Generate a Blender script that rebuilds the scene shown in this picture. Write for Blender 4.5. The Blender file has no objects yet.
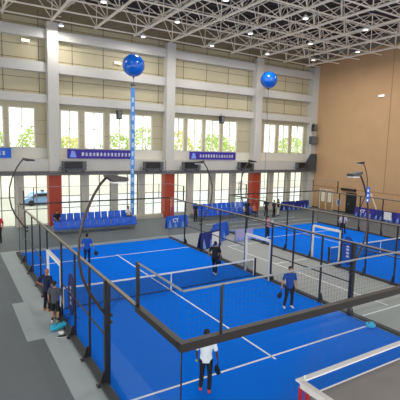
import bpy, bmesh, math, random
from mathutils import Vector, Matrix
random.seed(7)
S = bpy.context.scene
C = S.collection
PI = math.pi

# ---------------------------------------------------------------- camera, world, lights, exposure
F_PX, CX, CY, CZ, YAW, PIT, ROL = 410.7339, -3.5773, -6.2718, 6.5505, 0.5525, 0.1239, 0.0249
Fv = Vector((math.sin(YAW)*math.cos(PIT), math.cos(YAW)*math.cos(PIT), -math.sin(PIT)))
Rv = Vector((math.cos(YAW), -math.sin(YAW), 0)); Uv = Rv.cross(Fv)
R2 = math.cos(ROL)*Rv + math.sin(ROL)*Uv; U2 = -math.sin(ROL)*Rv + math.cos(ROL)*Uv
cam = bpy.data.cameras.new('camera'); cam.sensor_width = 36; cam.lens = F_PX/400*36
cam.clip_end = 400
co = bpy.data.objects.new('camera', cam); C.objects.link(co); S.camera = co
m = Matrix((R2, U2, -Fv)).transposed().to_4x4(); m.translation = Vector((CX, CY, CZ)); co.matrix_world = m

S.view_settings.view_transform = 'Standard'; S.view_settings.look = 'None'
S.view_settings.gamma = 1; S.view_settings.use_curve_mapping = False
S.view_settings.exposure = 0.36
S.cycles.transparent_max_bounces = 48
S.cycles.max_bounces = 8
w = bpy.data.worlds.new('world'); S.world = w; w.use_nodes = True
w.node_tree.nodes['Background'].inputs[0].default_value = (0.97, 0.985, 1.0, 1)
w.node_tree.nodes['Background'].inputs[1].default_value = 1.8

def area(name, loc, size, power, col=(1, 0.97, 0.92), rot=(0, 0, 0), sy=None):
    l = bpy.data.lights.new(name, 'AREA'); l.energy = power; l.color = col; l.size = size
    if sy: l.shape = 'RECTANGLE'; l.size_y = sy
    o = bpy.data.objects.new(name, l); C.objects.link(o); o.location = loc; o.rotation_euler = rot
    return o
BAY = [(10.9, 20.9), (10.5, 26.0), (16.6, 25.1), (11.2, 15.3), (16.9, 20.1), (22.4, 24.5), (17.6, 15.0),
       (22.8, 19.5), (27.6, 23.7), (23.0, 14.3), (28.2, 19.0), (4.2, 26.9),
       (5.2, 20.0), (5.5, 13.0), (11.5, 8.5), (5.6, 6.0), (17.5, 8.5), (23.5, 8.5), (28.5, 13.0)]
for i, (x, y) in enumerate(BAY):
    area('bay_lamp_light', (x, y, 15.42), 0.6, 130)

# ---------------------------------------------------------------- helpers
def srgb(h):
    h = h.lstrip('#'); v = [int(h[i:i+2], 16)/255 for i in (0, 2, 4)]
    return tuple(x/12.92 if x <= .04045 else ((x+.055)/1.055)**2.4 for x in v) + (1,)
MATS = {}
def mat(name, col, rough=.6, metal=0, noise=0, nscale=6, emit=0, spec=.5, bump=0):
    if name in MATS: return MATS[name]
    M = bpy.data.materials.new(name); M.use_nodes = True; nt = M.node_tree; b = nt.nodes['Principled BSDF']
    c = srgb(col) if isinstance(col, str) else col
    b.inputs['Base Color'].default_value = c; b.inputs['Roughness'].default_value = rough
    b.inputs['Metallic'].default_value = metal; b.inputs['Specular IOR Level'].default_value = spec
    tc = nt.nodes.new('ShaderNodeTexCoord'); nz = nt.nodes.new('ShaderNodeTexNoise')
    nz.inputs['Scale'].default_value = nscale; nz.inputs['Detail'].default_value = 4
    nt.links.new(tc.outputs['Object'], nz.inputs['Vector'])
    if noise:
        mx = nt.nodes.new('ShaderNodeMix'); mx.data_type = 'RGBA'
        mx.inputs[6].default_value = tuple(x*(1-noise) for x in c[:3])+(1,)
        mx.inputs[7].default_value = tuple(min(1, x*(1+noise)) for x in c[:3])+(1,)
        nt.links.new(nz.outputs['Fac'], mx.inputs[0]); nt.links.new(mx.outputs[2], b.inputs['Base Color'])
    if bump:
        bp = nt.nodes.new('ShaderNodeBump'); bp.inputs['Strength'].default_value = bump
        nt.links.new(nz.outputs['Fac'], bp.inputs['Height']); nt.links.new(bp.outputs[0], b.inputs['Normal'])
    if emit:
        b.inputs['Emission Color'].default_value = c; b.inputs['Emission Strength'].default_value = emit
    MATS[name] = M; return M
def glass(name, tint=(1, 1, 1), refl=.06, haze=0.0):
    M = bpy.data.materials.new(name); M.use_nodes = True; nt = M.node_tree; nt.nodes.clear()
    out = nt.nodes.new('ShaderNodeOutputMaterial'); t = nt.nodes.new('ShaderNodeBsdfTransparent')
    t.inputs[0].default_value = tint+(1,); g = nt.nodes.new('ShaderNodeBsdfGlossy'); g.inputs['Roughness'].default_value = .02
    fr = nt.nodes.new('ShaderNodeFresnel'); fr.inputs[0].default_value = 1.25
    ml = nt.nodes.new('ShaderNodeMath'); ml.operation = 'MULTIPLY'; ml.inputs[1].default_value = refl*8
    mx = nt.nodes.new('ShaderNodeMixShader')
    nt.links.new(fr.outputs[0], ml.inputs[0]); nt.links.new(ml.outputs[0], mx.inputs[0])
    nt.links.new(t.outputs[0], mx.inputs[1]); nt.links.new(g.outputs[0], mx.inputs[2]); last = mx
    if haze:
        d = nt.nodes.new('ShaderNodeBsdfDiffuse'); d.inputs[0].default_value = (.8, .85, .85, 1)
        m2 = nt.nodes.new('ShaderNodeMixShader'); m2.inputs[0].default_value = haze
        nt.links.new(mx.outputs[0], m2.inputs[1]); nt.links.new(d.outputs[0], m2.inputs[2]); last = m2
    nt.links.new(last.outputs[0], out.inputs[0]); MATS[name] = M; return M
def curtain(name, col, tr=.6):
    M = bpy.data.materials.new(name); M.use_nodes = True; nt = M.node_tree; nt.nodes.clear()
    out = nt.nodes.new('ShaderNodeOutputMaterial'); t = nt.nodes.new('ShaderNodeBsdfTranslucent')
    d = nt.nodes.new('ShaderNodeBsdfDiffuse'); mx = nt.nodes.new('ShaderNodeMixShader'); mx.inputs[0].default_value = tr
    wv = nt.nodes.new('ShaderNodeTexWave'); wv.inputs['Scale'].default_value = 2.2; wv.inputs['Distortion'].default_value = 1
    tc = nt.nodes.new('ShaderNodeTexCoord'); nt.links.new(tc.outputs['Object'], wv.inputs[0])
    c = srgb(col); cm = nt.nodes.new('ShaderNodeMix'); cm.data_type = 'RGBA'
    cm.inputs[6].default_value = tuple(x*.97 for x in c[:3])+(1,); cm.inputs[7].default_value = c
    nt.links.new(wv.outputs['Fac'], cm.inputs[0])
    nt.links.new(cm.outputs[2], t.inputs[0]); nt.links.new(cm.outputs[2], d.inputs[0])
    nt.links.new(d.outputs[0], mx.inputs[1]); nt.links.new(t.outputs[0], mx.inputs[2]); nt.links.new(mx.outputs[0], out.inputs[0])
    MATS[name] = M; return M

class MB:
    def __init__(s): s.v = []; s.f = []; s.mi = []; s.cur = 0; s.mats = []
    def mat(s, m):
        if m not in s.mats: s.mats.append(m)
        s.cur = s.mats.index(m); return s
    def face(s, idx): s.f.append(idx); s.mi.append(s.cur)
    def box(s, x0, x1, y0, y1, z0, z1):
        n = len(s.v)
        s.v += [(x0,y0,z0),(x1,y0,z0),(x1,y1,z0),(x0,y1,z0),(x0,y0,z1),(x1,y0,z1),(x1,y1,z1),(x0,y1,z1)]
        for q in ((0,3,2,1),(4,5,6,7),(0,1,5,4),(1,2,6,5),(2,3,7,6),(3,0,4,7)): s.face(tuple(n+i for i in q))
        return s
    def prism(s, poly, axis, a, b):
        # poly: 2D points; extruded along axis (0,1,2) from a to b
        n = len(s.v); k = len(poly)
        for t in (a, b):
            for p in poly:
                c = list(p); c.insert(axis, t); s.v.append(tuple(c))
        s.face(tuple(n+i for i in range(k))[::-1]); s.face(tuple(n+k+i for i in range(k)))
        for i in range(k): j = (i+1) % k; s.face((n+i, n+j, n+k+j, n+k+i))
        return s
    def bar(s, a, b, w, h=None):
        a, b = Vector(a), Vector(b); h = h or w; d = (b-a).normalized()
        u = Vector((0, 0, 1)) if abs(d.z) < .95 else Vector((1, 0, 0))
        x = d.cross(u).normalized(); z = x.cross(d).normalized(); n = len(s.v)
        for p in (a, b):
            for sx, sz in ((-1,-1),(1,-1),(1,1),(-1,1)): s.v.append(tuple(p+x*sx*w/2+z*sz*h/2))
        for q in ((0,3,2,1),(4,5,6,7),(0,1,5,4),(1,2,6,5),(2,3,7,6),(3,0,4,7)): s.face(tuple(n+i for i in q))
        return s
    def tube(s, pts, r, n=8, cap=True):
        pts = [Vector(p) for p in pts]; rr = r if isinstance(r, (list, tuple)) else [r]*len(pts); base = len(s.v)
        px = None
        for i, p in enumerate(pts):
            d = (pts[min(i+1, len(pts)-1)]-pts[max(i-1, 0)]).normalized()
            if px is None:
                u = Vector((0, 0, 1)) if abs(d.z) < .9 else Vector((1, 0, 0)); px = d.cross(u).normalized()
            px = (px-d*px.dot(d)).normalized(); py = d.cross(px)
            for k in range(n):
                a = 2*PI*k/n; s.v.append(tuple(p+(px*math.cos(a)+py*math.sin(a))*rr[i]))
        for i in range(len(pts)-1):
            for k in range(n):
                j = (k+1) % n; s.face((base+i*n+k, base+i*n+j, base+(i+1)*n+j, base+(i+1)*n+k))
        if cap:
            s.face(tuple(base+k for k in range(n))[::-1]); s.face(tuple(base+(len(pts)-1)*n+k for k in range(n)))
        return s
    def ball(s, c, r, nu=14, nv=9):
        c = Vector(c); rx, ry, rz = (r if isinstance(r, (tuple, list)) else (r, r, r)); base = len(s.v)
        for j in range(1, nv):
            th = PI*j/nv
            for i in range(nu):
                ph = 2*PI*i/nu; s.v.append((c.x+rx*math.sin(th)*math.cos(ph), c.y+ry*math.sin(th)*math.sin(ph), c.z+rz*math.cos(th)))
        t = len(s.v); s.v += [(c.x, c.y, c.z+rz), (c.x, c.y, c.z-rz)]
        for j in range(nv-2):
            for i in range(nu):
                k = (i+1) % nu; s.face((base+j*nu+i, base+(j+1)*nu+i, base+(j+1)*nu+k, base+j*nu+k))
        for i in range(nu):
            k = (i+1) % nu; s.face((t, base+i, base+k)); s.face((t+1, base+(nv-2)*nu+k, base+(nv-2)*nu+i))
        return s
    def build(s, name, m=None, parent=None, smooth=False):
        me = bpy.data.meshes.new(name); me.from_pydata(s.v, [], s.f); me.update()
        for mm in (s.mats or [m]): me.materials.append(mm)
        if s.mats: me.polygons.foreach_set('material_index', s.mi)
        if smooth: me.polygons.foreach_set('use_smooth', [True]*len(me.polygons))
        o = bpy.data.objects.new(name, me); C.objects.link(o)
        if parent: o.parent = parent
        return o
def bevel(o, w=.02, seg=2):
    b = o.modifiers.new('bevel', 'BEVEL'); b.width = w; b.segments = seg; b.limit_method = 'ANGLE'; return o
def tag(o, label, cat, group=None, kind=None):
    o['label'] = label; o['category'] = cat
    if group: o['group'] = group
    if kind: o['kind'] = kind
    return o
def struct(o): o['kind'] = 'structure'; return o
def thing(name, label, cat, loc=(0, 0, 0), rz=0, group=None):
    o = bpy.data.objects.new(name, None); C.objects.link(o); o.location = loc; o.rotation_euler = (0, 0, rz)
    o.empty_display_size = .2
    return tag(o, label, cat, group)
def copy_tree(o, parent=None):
    c = o.copy(); C.objects.link(c); c.parent = parent
    for ch in [x for x in list(S.objects) if x.parent == o]: copy_tree(ch, c)
    return c
def dup(o, loc, rz, label):
    c = copy_tree(o); c.location = loc; c.rotation_euler = (0, 0, rz); c['label'] = label; return c
def text(body, parent, name, m, size, mx, ext=.004, align='CENTER', bold=0):
    cu = bpy.data.curves.new(name, 'FONT'); cu.body = body; cu.size = size; cu.extrude = ext; cu.align_x = align; cu.align_y = 'CENTER'
    cu.offset = bold
    t = bpy.data.objects.new(name, cu); C.objects.link(t)
    bpy.context.view_layer.update(); dg = bpy.context.evaluated_depsgraph_get()
    me = bpy.data.meshes.new_from_object(t.evaluated_get(dg)); bpy.data.objects.remove(t)
    me.transform(mx); me.materials.clear(); me.materials.append(m)
    o = bpy.data.objects.new(name, me); C.objects.link(o); o.parent = parent; return o
# text planes: reads upright when seen looking along +y / along +x
def face_y(x, y, z): return Matrix.Translation((x, y, z)) @ Matrix.Rotation(PI/2, 4, 'X')
def face_x(x, y, z): return Matrix.Translation((x, y, z)) @ Matrix.Rotation(-PI/2, 4, 'Z') @ Matrix.Rotation(PI/2, 4, 'X')

# ---------------------------------------------------------------- materials
m_turf = mat('blue_turf', '#0476f2', .9, noise=.06, nscale=30, spec=.04)
m_line = mat('white_line', '#eef2f2', .7)
m_floor = mat('dark_floor', '#6c7276', .6, noise=.10, nscale=.7, spec=.4)
m_path = mat('pale_path', '#a9b2b4', .6, noise=.06, nscale=1.2)
m_mid = mat('mid_floor', '#a2a6a6', .6, noise=.06, nscale=.6)
m_blk = mat('black_steel', '#1c1c1e', .4, noise=.2)
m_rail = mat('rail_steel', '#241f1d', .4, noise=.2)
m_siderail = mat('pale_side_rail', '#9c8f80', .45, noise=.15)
m_wire = mat('mesh_wire', '#26334a', .6)
m_netwire = mat('net_cord', '#1e2228', .8)
m_glass = glass('court_glass', (.975, .985, .98), .02)
m_wglass = glass('window_glass', (.95, .98, .96), .05)
m_white = mat('white_paint', '#e8e8e6', .5)
m_beam = mat('pale_concrete', '#cac8c1', .7, noise=.05, nscale=3)
m_beige = mat('beige_panel', '#bfb698', .8, noise=.06, nscale=1.5)
m_seam = mat('dark_seam', '#6d6350', .9)
m_tan = mat('tan_felt', '#c8a27a', .9, noise=.10, nscale=.5)
m_roof = mat('roof_sheet', '#46403d', .9, noise=.75, nscale=.16)
m_truss = mat('truss_paint', '#f2e7d4', .6)
m_red = mat('red_column', '#b04024', .5, noise=.08)
m_frame = mat('cream_frame', '#e4e0cc', .6)
m_pil = mat('pilaster', '#c6c2b4', .7, noise=.05)
m_cur1 = curtain('cream_blind', '#fff8ec', .94)
m_cur2 = curtain('white_blind', '#ffffff', .94)
m_ledge = mat('dark_ledge', '#707072', .6, noise=.2)
m_seat = mat('blue_plastic', '#0b5cd4', .35)
m_grey = mat('grey_metal', '#8d9296', .4, metal=.4)
m_purple = mat('purple_print', '#3a2a9c', .6, noise=.15, nscale=3)
m_navy = mat('navy_print', '#1b2a86', .6, noise=.25, nscale=2)
m_bprint = mat('blue_print', '#1d62d8', .6, noise=.2, nscale=2)
m_lilac = mat('lilac_print', '#b9b4e6', .6)

# ---------------------------------------------------------------- floor and court surfaces
X0, X1, Y0, YW = -14, 33.3, -9, 28.9
o = struct(MB().box(X0, X1, Y0, YW, -.12, 0).build('floor', m_floor))
struct(MB().box(-60, 90, YW+.25, 130, -.2, -.1).build('trim_1', mat('outdoor_paving', '#c9c4b8', .9, noise=.1, nscale=.2)))
# pale strips round the near court and the strip between the courts
p = MB()
p.box(-1.1, 0, 11.6, 20.6, 0, .006); p.box(-1.55, 0, 7.8, 11.6, 0, .006); p.box(-1.02, 0, -2, 7.8, 0, .006)
p.box(-1.1, 10.3, 20, 20.75, 0, .0065); p.box(10, 10.5, 0, 20.75, 0, .0062)
struct(p.build('trim_2', m_path))
p = MB(); p.box(10.5, 15.5, -3, 20.75, 0, .005)
p.mat(m_mid); p.mat(m_mid)
p.mi = [0]*len(p.f)
p.mat(m_line); p.box(12.45, 12.53, 4, 16, .005, .009); p.box(10.5, 15.4, 3.75, 3.83, .005, .009); p.box(12.53, 15.4, 11.2, 11.28, .005, .009); p.box(12.53, 15.4, 16, 16.08, .005, .009)
struct(p.build('trim_3', m_mid))
p = MB(); p.mat(m_line); p.box(15.4, 26, 23.4, 23.47, 0, .006); p.box(17, 27, 21.8, 21.86, 0, .006); p.box(13.6, 26, 26.0, 26.05, 0, .006)
struct(p.build('trim_4', m_line))
def court(name, ox):
    p = MB(); p.mat(m_turf).box(ox, ox+10, 0, 20, 0, .02); p.mat(m_line); z = .025; h = .035
    for y in (3.05, 16.95): p.box(ox, ox+10, y-h, y+h, .02, z)
    p.box(ox+5-h, ox+5+h, 3.05-.2, 16.95+.2, .02, z)
    o = p.build(name, m_turf); struct(o); return o
CX2 = 15.5
court('floor_court_turf', 0); court('floor_court_turf', CX2)

# ---------------------------------------------------------------- far window wall (parallel to x)
WIN = [(-6.0,-4.1),(-3.8,-1.95),(-1.6,.25),(.56,2.52),(4.45,5.99),(6.41,8.15),(8.6,10.54),(10.92,12.7),
       (14.9,16.09),(16.43,18.2),(18.5,20.3),(20.6,22.44),(25.3,25.75),(26.1,27.83),(28.2,29.8),(30.15,32.1)]
ZB, ZT = 6.28, 9.45
p = MB(); p.mat(m_beige)
p.box(X0, X1, YW, YW+.25, ZT, 16.2); p.mat(mat('shaded_upper_wall', '#94866a', .9, noise=.15)).box(X0, X1, YW, YW+.25, 16.2, 18.25); p.mat(m_beige); p.mat(mat('pale_panel', '#dcd9cc', .8)).box(X0, X1, YW, YW+.25, 4.35, ZB); p.mat(m_beige)  # brown top strip: shade under the roof put into the wall colour
xs = [X0]+[v for a in WIN for v in a]+[X1]
for i in range(0, len(xs), 2): p.box(xs[i], xs[i+1], YW, YW+.25, ZB, ZT)
p.mat(m_seam); COLX = [-6.6, 3.8, 14.2, 24.6]
for k in range(-6, 15):
    x = 3.8+2.6*k-.9
    if x < X1:
        for za, zb in ((10.5, 12.25), (12.95, 14.75), (15.55, 16.9)): p.box(x-.025, x+.025, YW-.012, YW, za, zb)
for z in (10.72, 11.75, 13.2, 14.2, 15.8): p.box(X0, X1, YW-.012, YW, z-.018, z+.018)
for z in (7.4, 8.5):
    for i in range(0, len(xs), 2): p.box(xs[i]+.05, xs[i+1]-.05, YW-.012, YW, z-.012, z+.012)
struct(p.build('wall_far', m_beige))
for i, (a, b) in enumerate(WIN):
    p = MB(); t = .09; mid = (a+b)/2
    for q in ((a, a+t), (b-t, b), (mid-.03, mid+.03)): p.box(q[0], q[1], YW-.03, YW+.15, ZB, ZT)
    for q in ((ZB, ZB+t), (ZT-t, ZT), (7.95, 8.0)): p.box(a+t, b-t, YW-.03, YW+.15, q[0], q[1])
    fr = struct(p.build('window_%d' % (i+1), m_frame))
    MB().box(a+t, b-t, YW+.05, YW+.062, ZB+t, ZT-t).build('pane', m_wglass, fr)
def blind(parent, a, b, y, z0, z1, m):
    q = MB(); n = max(8, int((b-a)/.07))
    for i in range(n+1):
        x = a+(b-a)*i/n; d = .035*math.sin(i*1.9)
        q.v += [(x, y+d, z0), (x, y+d, z1)]
        if i: k = 2*i; q.face((k-2, k, k+1, k-1))
    return q.build('blind', m, parent)
# beams and columns
for i, (za, zb) in enumerate(((14.75, 15.5), (12.2, 12.95), (9.85, 10.5), (4.4, 5.45))):
    o = struct(MB().box(X0, X1, 28.35 if i < 3 else 28.2, YW, za, zb).build('trim_%d' % (5+i), m_beam)); bevel(o, .03)
for x in COLX:
    o = struct(MB().box(x-.43, x+.43, 28.02, YW, 4.3, 16.0).build('trim_column', m_beam)); bevel(o, .05)
    o = struct(MB().box(x-.5, x+.5, 27.98, YW, 0, 4.3).build('trim_red_column', m_red)); bevel(o, .06)
o = struct(MB().box(32.5, 33.3, 28.02, YW, 0, 16).build('trim_corner_column', m_beam))
# lower glazing: pilasters, mullions, blinds
p = MB(); bays = []
for k in range(-5, 12):
    x = 3.8+2.6*k
    if k % 4: p.box(x-.3, x+.3, 28.55, YW+.05, 0, 4.2)
    bays.append((x, x+2.6))
struct(p.build('trim_pilasters', m_pil))
n = len(WIN)
for x, x2 in bays:
    if x > 32: continue
    x2 = min(x2, 33.2); a, b = x+.3, x2-.3; n += 1
    p = MB(); mid = (a+b)/2
    for q in ((a, a+.06), (mid-.035, mid+.035), (b-.06, b)): p.box(q[0], q[1], YW-.06, YW+.04, .0, 4.2)
    for z in (.06, 1.35, 2.35, 4.16): p.box(a, b, YW-.05, YW+.03, z-.03, z+.03)
    fr = struct(p.build('window_%d' % n, mat('grey_mullion', '#8b8d8c', .6)))
    MB().box(a, b, YW-.005, YW+.005, .05, 4.2).build('pane', m_wglass, fr)
    if x > 2.5 or x < -2:
        blind(fr, a+.02, b-.02, YW+.12, 2.38, 4.2, m_cur1)
        blind(fr, a+.02, b-.02, YW+.12, .25, 2.35, m_cur2)
    else:
        blind(fr, a+.02, b-.02, YW+.12, 2.9, 4.2, m_cur1)
p = MB(); p.box(4.5, 33.2, 28.3, YW, 0, .35); struct(p.build('baseboard_far', m_pil))
o = struct(MB().box(X0, X1, 27.75, 28.9, 4.2, 4.36).build('trim_ledge', m_ledge))
p = MB(); p.tube([(X0, 27.7, 4.45), (X1, 27.7, 4.45)], .05); p.tube([(X0, 27.68, 4.2), (X1, 27.68, 4.2)], .04)
for k in range(30):
    x = X0+1.6*k; p.tube([(x, 27.7, 4.2), (x, 27.7, 4.48)], .03)
struct(p.build('trim_ledge_pipes', m_ledge))

# ---------------------------------------------------------------- right wall, ceiling, roof truss
p = MB(); p.mat(mat('roof_grey_wall', '#8f8878', .9)).box(X1, X1+.3, Y0, YW, 17.0, 18.25)
p.mat(m_tan).box(X1, X1+.3, Y0, YW, 0, 17.0)
p.mat(mat('tan_seam', '#a07850', .9))
for y in (4.2, 11.5, 18.8): p.box(X1-.01, X1, y-.03, y+.03, 2.6, 17)
for z in (2.6,): p.box(X1-.02, X1, Y0, YW, z-.03, z+.03)
struct(p.build('wall_right', m_tan))
struct(MB().box(X1-.03, X1, Y0, YW, 0, .14).build('baseboard_right', mat('dark_base', '#4a4038', .8)))
struct(MB().box(X0, X1+.3, Y0, YW+.3, 18.25, 18.4).build('ceiling', m_roof))
struct(MB().box(X0-.25, X0, Y0, YW, 9.0, 18.25).build('wall_left_light_block', m_beige)); struct(MB().box(X0, X1, Y0-.25, Y0, 11.0, 18.25).build('wall_near_light_block', m_beige))  # unseen upper walls, added to block light and darken the hall's top
p = MB(); p.mat(m_truss); g = 10.4/3; zb, zt = 16.15, 17.75
XN = [3.8+g*k for k in range(-4, 9)]; gy = 2.6; YN = [28.0-gy*k for k in range(0, 11)]
XT = [x+g/2 for x in XN]; YT = [y-gy/2 for y in YN]
for x in XN: p.tube([(x, YN[0]+.5, zb), (x, YN[-1], zb)], .1, 6)
for y in YN: p.tube([(XN[0], y, zb), (X1, y, zb)], .06, 6)
for x in XN: p.tube([(x, YN[0]+.3, zt), (x, YT[-1], zt)], .045, 5)
for x in XT: p.tube([(x, YN[0]+.5, zt), (x, YT[-1], zt)], .05, 5)
for y in YT: p.tube([(XT[0], y, zt), (X1, y, zt)], .05, 5)
for x in XN:
    for y in YN:
        p.ball((x, y, zb), .15, 8, 6); p.tube([(x, y, zb), (x, y, zt)], .045, 5)
        for dx in (-g/2, g/2):
            for dy in (-gy/2, gy/2):
                if y+dy < 28.6: p.tube([(x, y, zb), (x+dx, y+dy, zt)], .036, 5)
for x in XT:
    for y in YT:
        p.ball((x, y, zt), .11, 8, 6); p.tube([(x, y, zt), (x, y, 18.1)], .04, 5)
for k in range(20):   # purlins under the sheet
    y = 28.4-k*1.5; p.mat(m_truss if k < 0 else m_roof); p.box(X0, X1, y-.04, y+.04, 18.05, 18.25)
p.mat(m_truss)
for (x, y) in BAY:
    nx = min(XN, key=lambda v: abs(v-x)); p.bar((nx, y, zb), (x, y, zb), .05)
struct(p.build('ceiling_truss', m_truss, smooth=False))
p = MB(); p.tube([(22.5, 14.5, 16.9), (23.8, 13.6, 16.7), (24.9, 13.4, 16.5), (26.0, 13.3, 16.5), (27.4, 13.6, 16.8), (29, 13.8, 16.9)], .16, 8)
tag(p.build('roof_duct', mat('dark_duct', '#231f20', .5), smooth=True), 'dark bent pipe running under the roof truss near the tan wall', 'pipe')

# high bay lamps
m_lamp = mat('lamp_lens', '#ffffff', .3, emit=1.2); m_lens2 = mat('warm_lens', '#ffd9a8', .3, emit=2.0)
where = {0: 'above the far right corner of the near court', 1: 'close to the window wall beside the second column', 2: 'near the window wall between second and third columns',
 3: 'at the top edge of the picture over the middle', 4: 'above the gap between the two courts', 5: 'near the window wall beside the third column', 6: 'over the middle of the far court',
 7: 'over the far right part of the far court', 8: 'nearest the corner of window wall and tan wall', 9: 'highest at the right, over the far court', 10: 'just in front of the tan wall top edge', 11: 'above the first column at the left'}
bay0 = None
for i, (x, y) in enumerate(BAY):
    lab = 'disc lamp under the truss,' + ' ' + where.get(i, 'above the near part of the hall, out of the photo')
    if i > 11:
        lab = 'white disc high bay lamp hanging from the truss towards the viewer, above the frame'
    if bay0 is None:
        t = thing('high_bay_lamp', lab, 'ceiling lamp', (x, y, 15.5), 0, 'high bay lamps under the roof truss')
        MB().tube([(0, 0, 0), (0, 0, .05), (0, 0, .2), (0, 0, .24)], [.2, .21, .12, .06], 16).build('housing', m_white, t)
        MB().tube([(0, 0, -.03), (0, 0, 0)], [.18, .18], 16).build('lens', m_lamp, t)
        MB().tube([(0, 0, .24), (0, 0, .65)], .02, 6).build('rod', m_grey, t); bay0 = t
    else: dup(bay0, (x, y, 15.5), 0, lab)
for (x, z, lab) in ((1.94, 14.45, 'small warm light box on the beige wall left of the first column'), (9.33, 13.7, 'small warm light box on the beige wall above the large blue balloon')):
    t = thing('wall_light', lab, 'wall light', (x, YW, z), 0, 'light boxes high on the window wall')
    bevel(MB().box(-.3, .3, -.22, -.02, -.1, .12).build('housing', m_white, t))
    MB().box(-.28, .28, -.24, -.22, -.08, .1).build('lens', m_lens2, t)
t = thing('exit_light', 'small white light box high on the tan wall', 'wall light', (X1, 19.8, 12.17))
MB().box(-.12, 0, -.35, .35, -.1, .12).build('housing', m_white, t); MB().box(-.13, -.12, -.3, .3, -.07, .09).build('lens', mat('pale_lens', '#fff4ea', .4, emit=.6), t)

# speakers, heaters on the ledge
for (x, z, s_, lab) in ((9.2, 9.3, .26, 'black loudspeaker hanging in front of the windows left of the balloon banner'), (19.9, 9.5, .26, 'black loudspeaker hanging above the second purple banner'), (32.6, 9.3, .33, 'black loudspeaker high on the corner column next to the tan wall')):
    s_ *= .8; t = thing('loudspeaker', lab, 'loudspeaker', (x, 28.05 if x < 30 else 27.75, z), 0, 'loudspeakers on the window wall')
    bevel(MB().box(-s_, s_, -.2, .2, -.4, .35).build('cabinet', m_blk, t)); MB().box(-s_+.06, s_-.06, -.22, -.2, -.32, .28).build('grille', m_ledge, t)
    MB().tube([(0, 0, .35), (0, .1, .5), (0, .27, .52)], .03, 6).build('bracket', m_grey, t)
hx = [(5.3, 'dark air heater on the ledge just right of the first column'), (12.4, 'dark air heater on the ledge just left of the second column'), (16.4, 'dark air heater on the ledge just right of the second column'),
      (23.0, 'dark air heater on the ledge left of the third column'), (31.2, 'dark air heater on the ledge by the tan wall')]
h0 = None
for x, lab in hx:
    if h0 is None:
        h0 = t = thing('air_heater', lab, 'heater', (x, 27.75, 4.5), 0, 'air heaters on the wall ledge')
        bevel(MB().box(-.95, .95, -.1, .35, .05, .8).build('casing', mat('heater_casing', '#5d6064', .5), t), .04)
        q = MB(); q.box(-.85, .6, -.12, -.1, .2, .75)
        q.build('louvre', m_blk, t)
        q = MB()
        for k in range(5): q.box(-.85, .6, -.17, -.12, .22+k*.11, .25+k*.11)
        q.build('slat', m_blk, t)
        MB().tube([(-.95, .1, .3), (-1.2, .1, .3), (-1.25, .1, .0)], .05, 6).build('pipe', m_grey, t)
        for sx in (-.7, .7): MB().box(sx-.05, sx+.05, -.1, .3, -.1, .06).build('bracket', m_blk, t)
    else: dup(h0, (x, 27.75, 4.5), 0, lab)

# wall banners
def glyphs(parent, x0, x1, y, z, h, m):
    q = MB(); x = x0
    rnd = random.Random(int(x0*10))
    while x < x1-h*.8:
        ww = h*.8
        for k in range(3): q.box(x, x+ww*rnd.uniform(.6, 1), y, y+.01, z+h*(.05+.33*k), z+h*(.17+.33*k))
        q.box(x+ww*rnd.uniform(.2, .6), x+ww*rnd.uniform(.65, .8), y, y+.01, z, z+h); x += h*1.05
    return q.build('lettering', m, parent)
m_wprint = mat('white_print', '#f4f4fb', .6)
for (a, b, lab) in ((-4.0, .62, 'purple and blue banner on the wall at the left edge of the picture'), (4.8, 10.5, 'long purple banner with white lettering below the windows, left of the balloon banner'), (16.3, 21.8, 'purple banner with white lettering below the windows between second and third columns')):
    t = thing('wall_banner', lab, 'banner', (0, 0, 0), 0, 'purple banners under the windows')
    q = MB().box(a, b, 28.1, 28.13, 5.5, 6.25); q.build('cloth', m_purple if a > 0 else m_bprint, t)
    glyphs(t, a+1.15, b-.2, 28.085, 5.72, .3, m_wprint)
    MB().prism([(a+.2, 5.6), (a+.75, 5.6), (a+.6, 6.1), (a+.35, 6.15)], 1, 28.085, 28.095).build('emblem', mat('pale_blue_print', '#86a0f0', .6), t)
    MB().tube([(a, 28.12, 6.27), (b, 28.12, 6.27)], .03, 6).build('rod', m_grey, t)

# corner stair slab and box by the tan wall
p = MB(); p.prism([(30.9, 4.5), (33.1, 4.5), (33.1, 6.3), (32.2, 6.3)], 1, 27.6, 27.74)
tag(p.build('stair_side', mat('charcoal_panel', '#4a4c52', .8)), 'dark slanted stair side panel in the corner by the tan wall', 'stair')
t = thing('junction_cabinet', 'dark wall cabinet on the corner column above the slanted stair panel', 'cabinet', (32.6, 28.0, 7.9))
bevel(MB().box(-.5, .45, -.45, 0, -.5, .4).build('casing', mat('charcoal_panel', ''), t)); MB().box(-.45, .4, -.47, -.45, -.45, .35).build('door', m_ledge, t)

# ---------------------------------------------------------------- things on the tan wall
t = struct(MB().box(X1-.06, X1, 25.0, 26.95, 0, 2.3).build('door_1', mat('tan_door', '#b48c5c', .6)))
q = MB()
for y in (25.0, 25.95, 26.9): q.box(X1-.09, X1-.06, y-.04, y+.04, 0, 2.3)
q.box(X1-.09, X1-.06, 25, 26.95, 2.24, 2.32); q.build('door_frame', m_white, t)
q = MB(); 
for y in (25.45, 26.4): q.box(X1-.08, X1-.06, y-.25, y+.25, .9, 2.0)
q.build('door_pane', mat('pale_pane', '#f0ead8', .2), t)  # pale colour stands for the glare on the door glass
t = struct(MB().box(X1-.08, X1, 21.9, 23.2, 0, 2.25).build('door_2', mat('black_door', '#17181b', .5)))
MB().tube([(X1-.14, 22.9, 1.05), (X1-.14, 22.7, 1.05)], .03, 6).build('door_handle', m_grey, t)
t = thing('door_sign_box', 'black box above the black door on the tan wall', 'box', (X1, 22.9, 2.5))
bevel(MB().box(-.3, 0, -.9, .9, -.06, .2).build('casing', m_blk, t))
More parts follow.
